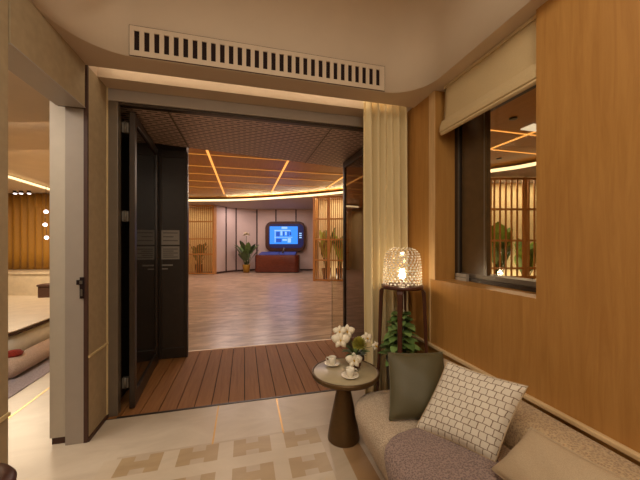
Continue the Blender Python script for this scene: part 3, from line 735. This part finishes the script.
# long low lounge table, bench, rug
r = thing('lounge_table', 'long pale low table with a dark rim and white sides in the left room', 'table', (-3.5, 5.4, 0))
P = lambda q: rrect(-4.3 - q, -2.66 + q, 4.15 - q, 6.9 + q, (.25, .25, .25, .25), 8)
m_ = MB(); m_.prism(P(-.01), .44, .456, 0, True); m_.build('tabletop', M['stone'], r)
m_ = MB(); m_.prism(P(0), .405, .44, 0, True); m_.build('rim', M['darkgap'], r)
m_ = MB(); m_.prism(P(-.02), 0, .405, 0, True); m_.build('sides', M['white'], r)
m_ = MB(); m_.lathe([(.0, .02), (.03, .0), (.07, .015), (.085, .04), (.06, .07), (0, .08)], (-2.54, 4.12, .215), 24); tag(m_.build('seat_cushion', M['red']), 'small red cushion on the end of the rose-beige bench', 'cushion')
m_ = MB(); m_.tube([(-2.52, 3.95, .12), (-2.52, 4.0, .12), (-2.52, 4.8, .12), (-2.52, 5.65, .12), (-2.52, 5.7, .12)], [.06, .11, .11, .11, .06], 20)
tag(m_.build('bolster_bench', M['pinkbeige']), 'long rounded rose-beige bench beside the white table side', 'bench')
m_ = MB(); m_.box(-2.64, -2.21, 3.2, 5.4, 0.0, .009); tag(m_.build('rug', M['lavender']), 'lavender rug under the rose-beige bench in the left room', 'rug')
m_ = MB(); m_.box(-1.975, -1.955, 1.0, 5.0, 0, .002); struct(m_.build('trim_4', M['brass']))
m_ = MB(); p = LP(47, 8.0); m_.box(p.x - .14, p.x + .14, p.y - .14, p.y + .14, 0, .36); m_.box(p.x - .16, p.x + .16, p.y - .16, p.y + .16, .36, .42); tag(m_.build('stool', M['darkgap'], bevel=.02), 'small dark square stool before the stone plinth', 'stool')
w = MB(); w.box(-9, -8.9, -2.6, 13, 0, 3.6); w.box(-9, -1.45, -2.7, -2.6, 0, 3.6); w.box(-9, -3.35, 12.5, 12.6, 0, 3.6); struct(w.build('wall_left_outer', M['tan']))
c = MB(); c.prism([(-9, -2.6), (-1.33, -2.6), (-1.33, 4.3), (-2.1, 4.45), (-3.42, 12.6), (-9, 12.6)], 3.5, 3.6); struct(c.build('ceiling_left_upper', M['ceil']))

# ------------------------------------------------------------------ SITTING ROOM THINGS
# air vent on the tray fascia
r = thing('air_vent', 'long beige slotted air vent on the ceiling fascia above the doorway', 'vent', (.205, 2.395, 2.88))
m_ = MB(); m_.box(-.79, 1.20, 2.394, 2.399, 2.858, 3.07); m_.build('backing', M['slot'], r)
m_ = MB(); z0, z1 = 2.857, 3.07; s0, s1 = 2.895, 3.035
m_.box(-.795, 1.205, 2.386, 2.394, z0, s0); m_.box(-.795, 1.205, 2.386, 2.394, s1, z1)
ns = 30; p0 = -.765; pit = (1.19 - p0) / ns; sw = pit * .52
m_.box(-.795, p0, 2.386, 2.394, s0, s1)
for i in range(ns):
    xa = p0 + i * pit + sw; xb = p0 + (i + 1) * pit if i < ns - 1 else 1.205
    m_.box(xa, xb, 2.386, 2.394, s0, s1)
m_.build('grille', M['ceil'], r)
m_ = MB()
for (x0, x1, za, zb) in ((-.799, 1.209, z1, z1 + .005), (-.799, 1.209, z0 - .002, z0), (-.799, -.795, z0, z1), (1.205, 1.209, z0, z1)): m_.box(x0, x1, 2.39, 2.399, za, zb)
m_.build('edge_gap', M['darkgap'], r)

# curtain
def curt(s, t):
    x = 1.135 + .475 * s + (1 - t) * .015
    fold = math.sin(s * 2 * PI * 6.2 + .6 * math.sin(3 * t) ) * .038 + .014 * math.sin(s * 31 + 2 * t)
    pin = .02 * math.exp(-((s - .62) / .08) ** 2) * math.sin(PI * t)
    return (x, 2.676 + fold * (.75 + .25 * (1 - t)) - pin, .012 + 2.925 * t)
m_ = MB(); m_.grid(curt, 150, 16)
tag(m_.build('curtain', M['curtain'], solid=.006), 'floor-length ivory curtain gathered at the right of the doorway', 'curtain')

# roman blind
r = thing('roman_blind', 'cream roman blind drawn half up in the window recess', 'blind', (1.68, 1.80, 2.44))
def bl(s, t):
    y = 1.338 + (.842 + .018 * (1 - t)) * s - .012 * (1 - t) * (s - .5) * 0; z = 2.475 + .374 * t
    return (1.668 + .012 * math.sin(PI * t) + .003 * math.sin(9 * s + 4 * t) - .012 * (1 - t), y, z)
m_ = MB(); m_.grid(bl, 24, 8); m_.build('panel', M['blind'], r, solid=.006)
for k, (zt, zb, dx) in enumerate(((2.56, 2.452, -.028), (2.50, 2.432, -.016))):
    m_ = MB()
    prof = [(1.652, zt), (1.645 + dx * .5, (zt + zb) / 2), (1.647 + dx * .7, zb + .012), (1.655 + dx * .5, zb), (1.664, zb + .006), (1.668, zt)]
    vs = [(x, y, z) for y in (1.338, 2.203) for x, z in prof]; n = len(prof)
    m_.add(vs, [tuple(range(n)), tuple(reversed(range(n, 2 * n)))] + [(i, i + n, (i + 1) % n + n, (i + 1) % n) for i in range(n)], 0, False)
    m_.build('hem_fold', M['blind'], r, bevel=.003)
m_ = MB(); m_.box(1.655, 1.695, 1.338, 2.178, 2.825, 2.848); m_.build('head_rail', M['blind'], r)

# sofa
r = thing('sofa', 'beige boucle sofa with a rounded open end along the oak wall', 'sofa', (1.15, .4, 0))
def sofa_out(ins, n=14):
    # plan outline: front edge, rounded far-left corner, end, wall side
    x0, x1, y1, y0 = .728 + ins, 1.598, 2.045 - ins, -1.6
    ra = max(.05, .20 - ins); rb = .05
    P = [(x0, y0)]
    for k in range(n + 1):
        t = PI - (PI / 2) * k / n; P.append((x0 + ra + ra * math.cos(t), y1 - ra + ra * math.sin(t)))
    P += [(x1, y1), (x1, y0)]
    return P
prof = [(.145, .0), (.12, .05), (.07, .14), (.03, .23), (.006, .31), (.0, .345), (.008, .38), (.03, .407), (.065, .42), (.12, .426)]
m_ = MB(); n0 = None
for ins, z in prof:
    P = sofa_out(ins); k = len(P); b0 = m_.add([(x, y, z) for x, y in P], [])
    if n0 is not None:
        for i in range(k):
            j = (i + 1) % k; m_.f.append((n0 + i, n0 + j, b0 + j, b0 + i)); m_.mi.append(0); m_.sm.append(True)
    n0 = b0
m_.f.append(tuple(range(n0, n0 + k))); m_.mi.append(0); m_.sm.append(False)
m_.f.append(tuple(reversed(range(0, k)))); m_.mi.append(0); m_.sm.append(False)
m_.build('seat', M['sofa'], r)
# backrest: rounded roll swept along the wall with a domed end
pr = []
W0, W1, ZB = 1.37, 1.598, .585
for k in range(9):
    t = PI - PI / 2 * k / 8; pr.append((W0 + .09 + .09 * math.cos(t), ZB - .075 + .075 * math.sin(t)))
pr = [(W0 - .03, .40), (W0 - .012, .46)] + pr + [(W1 - .03, ZB + .004), (W1, ZB - .02), (W1, .40)]
m_ = MB(); rows = [(-1.6, 1)] + [(1.7, 1)] + [(1.7 + .47 * math.sin(a), max(.02, math.cos(a) ** .5)) for a in [PI / 2 * k / 12 for k in range(1, 13)]]
n0 = None; k = len(pr)
for y, sc_ in rows:
    b0 = m_.add([(W1 - (W1 - x) * (.35 + .65 * sc_), y, .40 + (z - .40) * (.55 + .45 * sc_)) for x, z in pr], [])
    if n0 is not None:
        for i in range(k):
            j = (i + 1) % k; m_.f.append((n0 + i, n0 + j, b0 + j, b0 + i)); m_.mi.append(0); m_.sm.append(True)
    n0 = b0
m_.f.append(tuple(range(n0, n0 + k))); m_.mi.append(0); m_.sm.append(True); m_.f.append(tuple(reversed(range(0, k)))); m_.mi.append(0); m_.sm.append(False)
m_.build('backrest', M['sofaback'], r)

# cushions
def pillow(name, label, BL, BR, TR, TL, thick, mat, pipe=None, n=26, pinch=.05):
    BL, BR, TR, TL = map(Vector, (BL, BR, TR, TL))
    nrm = (BR - BL).cross(TL - BL).normalized()
    c = (BL + BR + TR + TL) / 4
    r_ = thing(name, label, 'cushion', (c.x, c.y, min(BL.z, BR.z)), 'cushions on the sofa')
    def pt(s, t, side):
        u = 2 * s - 1; v = 2 * t - 1
        uu = u * (1 - pinch * (1 - v * v)); vv = v * (1 - pinch * (1 - u * u))
        S_ = (uu + 1) / 2; T_ = (vv + 1) / 2
        p = BL * (1 - S_) * (1 - T_) + BR * S_ * (1 - T_) + TR * S_ * T_ + TL * (1 - S_) * T_
        e = max(0, (1 - u ** 2)) ** .42 * max(0, (1 - v ** 2)) ** .42
        wr = 1 + .07 * math.sin(5 * u + 3 * v) * math.cos(4 * v - u)
        return p + nrm * side * (thick / 2 * e * wr + .0015)
    m_ = MB(); m_.grid(lambda s, t: pt(s, t, 1), n, n, uv=True); m_.grid(lambda s, t: pt(s, t, -1), n, n, uv=True)
    m_.build('cover', mat, r_, weld=True)
    path = []
    for k in range(40):
        q = k / 10
        s, t = ((q, 0) if q < 1 else (1, q - 1) if q < 2 else (3 - q, 1) if q < 3 else (0, 4 - q)); path.append(pt(s, t, 0))
    path.append(path[0]); pp = MB(); pp.tube(path, .0045, 6); pp.build('piping', pipe or mat, r_)
    return r_
pillow('throw_pillow', 'plain olive green cushion at the far end of the sofa', (.852, 1.62, .436), (1.235, 1.53, .436), (1.30, 1.73, .765), (.945, 1.82, .765), .15, M['olive'])
pillow('throw_pillow', 'large cream cushion with a dark interlaced cell pattern', (.955, 1.50, .45), (1.172, 1.165, .45), (1.38, 1.175, .785), (1.20, 1.545, .785), .14, M['pattern'], M['beige'])
pillow('throw_pillow', 'plain beige cushion leaning nearest the camera on the sofa', (1.085, 1.095, .485), (1.09, .66, .47), (1.30, .68, .68), (1.265, 1.06, .665), .13, M['beige'])

# throw blanket over the front edge
bp = [(1.20, .437), (1.05, .437), (.92, .437), (.83, .436), (.775, .43), (.735, .41), (.715, .375), (.712, .33), (.73, .25), (.765, .17)]
def blk(s, t):
    q = t * (len(bp) - 1); i = min(int(q), len(bp) - 2); f_ = q - i
    x = bp[i][0] * (1 - f_) + bp[i + 1][0] * f_; z = bp[i][1] * (1 - f_) + bp[i + 1][1] * f_
    yf = 1.50 - .09 * max(0, (t - .2)) - .10 * t * t; y = yf + (.30 - yf) * s
    wv = .006 * math.sin(s * 23 + t * 4) * (.4 + t); hp = .008 * (1 + math.sin(11 * s + 5 * t)) * .5
    fold = .012 * math.exp(-((s - .30 - .08 * (1 - t)) / .035) ** 2) * (t > .15)
    return (x - (t > .5) * abs(wv), y, z + .004 + hp + fold)
m_ = MB(); m_.grid(blk, 50, 40)
tag(m_.build('throw_blanket', M['mauve'], solid=.012, subsurf=1), 'mauve knitted throw draped over the front edge of the sofa seat', 'blanket')

# side table
tx, ty = .768, 2.185
r = thing('side_table', 'round olive-bronze side table on a conical pedestal beside the sofa', 'table', (tx - .02, ty - .015, 0))
m_ = MB(); m_.lathe([(0, .498), (.245, .498), (.252, .503), (.245, .510), (0, .510)], (tx, ty, 0), 64); m_.build('tabletop', M['tabletop'], r)
m_ = MB(); m_.lathe([(.20, .472), (.255, .476), (.264, .487), (.264, .505), (.258, .512), (.247, .511), (.246, .5), (.2, .49)], (tx, ty, 0), 64); m_.build('rim', M['tablebase'], r)
m_ = MB(); m_.lathe([(0, 0), (.122, 0), (.124, .008), (.106, .12), (.068, .31), (.044, .43), (.046, .475), (0, .475)], (tx - .02, ty - .015, 0), 48); m_.build('pedestal', M['tablebase'], r)
# cups and saucers
def cup(cx, cy, lab1, lab2, ang):
    z = .5115
    m_ = MB(); m_.lathe([(0, 0), (.03, 0), (.045, .006), (.066, .014), (.066, .017), (.045, .010), (.028, .005), (0, .005)], (cx, cy, z), 36)
    tag(m_.build('saucer', M['porcelain']), lab2, 'saucer', 'white saucers on the side table')
    r_ = thing('coffee_cup', lab1, 'cup', (cx, cy, z + .006), 'white cups on the side table')
    m_ = MB(); m_.lathe([(0, .0), (.018, 0), (.022, .006), (.03, .03), (.033, .06), (.0305, .06), (.0275, .03), (.019, .009), (0, .009)], (cx, cy, z + .0055), 32); m_.build('bowl', M['porcelain'], r_)
    h_ = MB(); ca, sa = math.cos(ang), math.sin(ang)
    path = [(cx + ca * q, cy + sa * q, z + .0055 + zz) for q, zz in ((.030, .050), (.045, .052), (.054, .04), (.049, .025), (.028, .016))]
    h_.tube(path, .0042, 8); h_.build('handle', M['porcelain'], r_)
cup(.765, 2.07, 'white cup on the front edge of the side table', 'white saucer under the front cup on the side table', -.2)
cup(.70, 2.315, 'white cup at the back of the side table', 'white saucer under the back cup on the side table', 2.6)
# vase and flowers
vx, vy = .865, 2.225
m_ = MB(); m_.lathe([(0, 0), (.035, 0), (.046, .02), (.048, .055), (.036, .085), (.03, .1), (.034, .108), (.03, .106), (.026, .1), (.03, .08), (0, .07)], (vx, vy, .5115), 32)
tag(m_.build('vase', M['vase']), 'small brown vase of flowers on the side table', 'vase')
def orchid(px, py, pz, lab, size=.05, face=(-.3, -1, .25)):
    r_ = thing('orchid', lab, 'flower', (px, py, pz), 'white orchids in the vase')
    fdir = Vector(face).normalized(); sx = fdir.cross(Vector((0, 0, 1))).normalized(); sy = sx.cross(fdir).normalized()
    m_ = MB()
    for k, (an, ln, wd) in enumerate(((90, 1, .7), (18, 1.15, 1.05), (162, 1.15, 1.05), (-55, .95, .62), (-125, .95, .62))):
        a = math.radians(an); d_ = sx * math.cos(a) + sy * math.sin(a)
        pr_ = fdir.cross(d_)
        vs = []; fs = []
        for i in range(6):
            t = i / 5; w_ = wd * size * .5 * math.sin(PI * (.12 + .86 * t)) ** .7
            c_ = Vector((px, py, pz)) + d_ * ln * size * t + fdir * (.18 * size * math.sin(PI * t))
            for q in (-1, 0, 1): vs.append(c_ + pr_ * w_ * q - fdir * (.12 * size * abs(q)))
        for i in range(5):
            for q in (0, 1): fs.append((i * 3 + q, i * 3 + q + 1, i * 3 + q + 4, i * 3 + q + 3))
        m_.add(vs, fs, 0, True)
    m_.build('petals', M['petal'], r_, solid=.001)
    m_ = MB(); c_ = Vector((px, py, pz)); m_.tube([c_ - fdir * .002, c_ + fdir * .012, c_ + fdir * .02 - sy * .008], [.006, .007, .003], 8); m_.build('lip', M['yellow'], r_)
    m_ = MB(); mid = Vector(((px + vx) / 2, (py + vy) / 2 + .01, (pz + .62) / 2 + .01)); m_.tube([c_ - fdir * .001, mid, (vx, vy, .60)], .0022, 6); m_.build('stem', M['stem'], r_)
orchid(.735, 2.20, .745, 'white orchid bloom at the left of the bouquet', .068)
orchid(.735, 2.225, .805, 'white orchid bloom topmost at the left of the bouquet', .05)
orchid(.800, 2.23, .80, 'white orchid bloom at the top centre of the bouquet', .055)
orchid(.965, 2.22, .735, 'white orchid bloom above right of the green flower', .05, (.2, -1, .3))
orchid(1.03, 2.20, .675, 'white orchid bloom lowest at the right of the bouquet', .04, (.6, -1, .1))
orchid(.823, 2.14, .60, 'white orchid bloom hanging low in front of the vase', .06, (-.2, -1, .35))
r = thing('chrysanthemum', 'round yellow-green flower in the middle of the bouquet', 'flower', (.872, 2.15, .715))
m_ = MB(); c_ = Vector((.872, 2.15, .715))
for k in range(120):
    zz = 1 - 1.5 * k / 119; t = k * 2.39996; rr = math.sqrt(max(0, 1 - zz * zz)); d_ = Vector((rr * math.cos(t), rr * math.sin(t), zz))
    m_.leaf(c_ + d_ * .022, d_, .04, .018, -.1, 0, 3)
m_.lathe([(0, -.028), (.02, -.02), (.028, 0), (.02, .02), (0, .028)], c_, 16); m_.build('bloom', M['mum'], r)
m_ = MB(); m_.tube([c_ - Vector((0, 0, .02)), (vx, vy, .6)], .0035, 6); m_.build('stem', M['stem'], r)
m_ = MB()
for k in range(16):
    t = k * 2.4; m_.leaf((vx + .02 * math.cos(t), vy + .02 * math.sin(t), .60 + .006 * (k % 5)), (math.cos(t), math.sin(t) * .8, .45 + .2 * (k % 3)), .10 + .02 * (k % 3), .038, .35, k % 2)
tag(m_.build('leaf_spray', [M['leafdark'], M['leaf']]), 'dark green leaf spray under the blooms in the vase', 'foliage')

# floor lamp
lx, ly = 1.372, 2.375
r = thing('floor_lamp', 'floor lamp with a dimpled glass dome on four walnut legs', 'lamp', (lx, ly, 0))
zt = 1.135
for k in range(4):
    t = math.radians(159 - 14.4 + 90 * k); ca, sa = math.cos(t), math.sin(t); m_ = MB()
    # a leg: flat tapered walnut bar that curves in to the top ring
    path = [(.12, zt - .014, .026), (.160, zt - .02, .032), (.180, zt - .045, .032), (.186, zt - .10, .026), (.206, .5, .022), (.226, .0, .016)]
    vs = []; fs = []
    for rr, z, w_ in path:
        for a, q in ((-1, -1), (1, -1), (1, 1), (-1, 1)):
            vs.append((lx + ca * (rr + .6 * a * w_) - sa * q * w_ * .8, ly + sa * (rr + .6 * a * w_) + ca * q * w_ * .8, z + (0.012 * (-a) if z > zt - .05 else 0)))
    for i in range(len(path) - 1):
        for q in range(4): fs.append((i * 4 + q, i * 4 + (q + 1) % 4, i * 4 + 4 + (q + 1) % 4, i * 4 + 4 + q))
    fs += [(0, 1, 2, 3), tuple(reversed(range(len(vs) - 4, len(vs))))]
    m_.add(vs, fs); m_.build('leg', M['walnut'], r, bevel=.005)
m_ = MB(); m_.lathe([(.135, -.03), (.176, -.03), (.182, -.018), (.182, .0), (.135, .0), (.135, -.03)], (lx, ly, zt), 48); m_.build('top_ring', M['walnut'], r)
# glass dome with raised dimples
RB, HD = .163, .335
dp = [(RB, 0), (RB, .02), (RB * .995, .06), (RB * .99, .12), (RB * .975, .18), (RB * .94, .235), (RB * .86, .28), (RB * .72, .31), (RB * .5, .327), (RB * .25, .334), (0.002, .335)]
m_ = MB(); m_.lathe([(a, z + .001) for a, z in dp], (lx, ly, zt), 56)
dd = []
for row in range(16):
    arc = .018 + .0238 * row; q = 0; acc = 0.0
    while q < len(dp) - 2:
        sl = math.hypot(dp[q + 1][0] - dp[q][0], dp[q + 1][1] - dp[q][1])
        if acc + sl >= arc: break
        acc += sl; q += 1
    fr = min(1, (arc - acc) / max(1e-6, math.hypot(dp[q + 1][0] - dp[q][0], dp[q + 1][1] - dp[q][1])))
    rad = dp[q][0] + (dp[q + 1][0] - dp[q][0]) * fr; z = dp[q][1] + (dp[q + 1][1] - dp[q][1]) * fr
    dr_, dz_ = dp[q + 1][0] - dp[q][0], dp[q + 1][1] - dp[q][1]; sl = math.hypot(dr_, dz_); dr_ /= sl; dz_ /= sl
    kn = max(6, int(round(28 * rad / RB)))
    for k in range(kn):
        t = 2 * PI * (k + .5 * (row % 2)) / kn
        nx, ny = math.cos(t), math.sin(t); c_ = Vector((lx + nx * rad, ly + ny * rad, zt + z)); tx_ = Vector((-ny, nx, 0))
        s_ = .0098; up_ = Vector((nx * dr_, ny * dr_, dz_)); on_ = Vector((nx * dz_, ny * dz_, -dr_)); vs = [c_ + on_ * .009]
        for q6 in range(6):
            a = PI / 3 * q6 + PI / 6; vs.append(c_ + tx_ * s_ * 1.1 * math.cos(a) + up_ * s_ * math.sin(a))
        m_.add(vs, [(0, 1 + q, 1 + (q + 1) % 6) for q in range(6)], 1, True)
sh_ = m_.build('lamp_shade', [M['shade'], M['dimple']], r); sh_['label'] = 'clear dimpled glass dome shade'
m_ = MB(); m_.lathe([(0, -.03)] + [(.028 * math.cos(t), .028 * math.sin(t)) for t in [PI * (k / 10 - .5) for k in range(1, 10)]] + [(0, .028)], (lx, ly, zt + .084), 20); m_.build('bulb', M['bulb'], r)
m_ = MB(); m_.lathe([(0, 0), (.13, 0), (.13, .008), (.012, .01), (.012, .06), (0, .06)], (lx, ly, zt - .006), 24); m_.build('lamp_holder', M['darkgap'], r)
m_ = MB(); m_.tube([(lx + .01, ly, zt - .005), (lx + .012, ly - .01, .8), (lx + .008, ly + .01, .55)], .0035, 6); m_.build('cord', M['cord'], r)

# plant under the lamp
px_, py_ = lx - .005, ly + .01
r = thing('potted_plant', 'bushy green plant in a tall dark planter beneath the floor lamp', 'plant', (px_, py_, 0))
m_ = MB(); m_.lathe([(.10, 0), (.135, .46), (.135, .48), (.12, .48), (.118, .44)], (px_, py_, 0), 32); m_.build('planter', M['planter'], r)
m_ = MB(); m_.lathe([(0, .45), (.12, .45)], (px_, py_, 0), 24); m_.build('soil', M['soil'], r)
fo = MB(); st = MB()
for k in range(90):
    t = 2.4 * k; hh = .46 + .44 * (k / 90) ** 1.05; rr = .02 + .06 * (1 - (k / 90) ** 2) * random.uniform(.5, 1)
    b0 = Vector((px_ + rr * math.cos(t), py_ + rr * math.sin(t), hh))
    fo.leaf(b0, (math.cos(t), math.sin(t), random.uniform(-.1, 1.0)), random.uniform(.10, .15) * (1 - .5 * (k / 90) ** 2), random.uniform(.08, .12), random.uniform(.2, .6), k % 2)
    st.tube([(px_, py_, .45), b0], .003, 5)
fo.build('foliage', [M['leaf'], M['leafmid']], r); st.build('stems', M['stem'], r)

# little round table at the camera's left
sx_, sy_ = -.975, 1.30
r = thing('stool', 'dark brown round stool at the bottom left, partly out of frame', 'stool', (sx_, sy_, 0))
m_ = MB(); m_.lathe([(0, .58), (.13, .58), (.155, .595), (.158, .62), (.145, .64), (.12, .647), (0, .648)], (sx_, sy_, 0), 48); m_.build('seat', M['walnut'], r)
m_ = MB(); m_.lathe([(0, 0), (.14, 0), (.145, .02), (.05, .06), (.04, .3), (.06, .58), (0, .58)], (sx_, sy_, 0), 36); m_.build('pedestal', M['tablebase'], r)
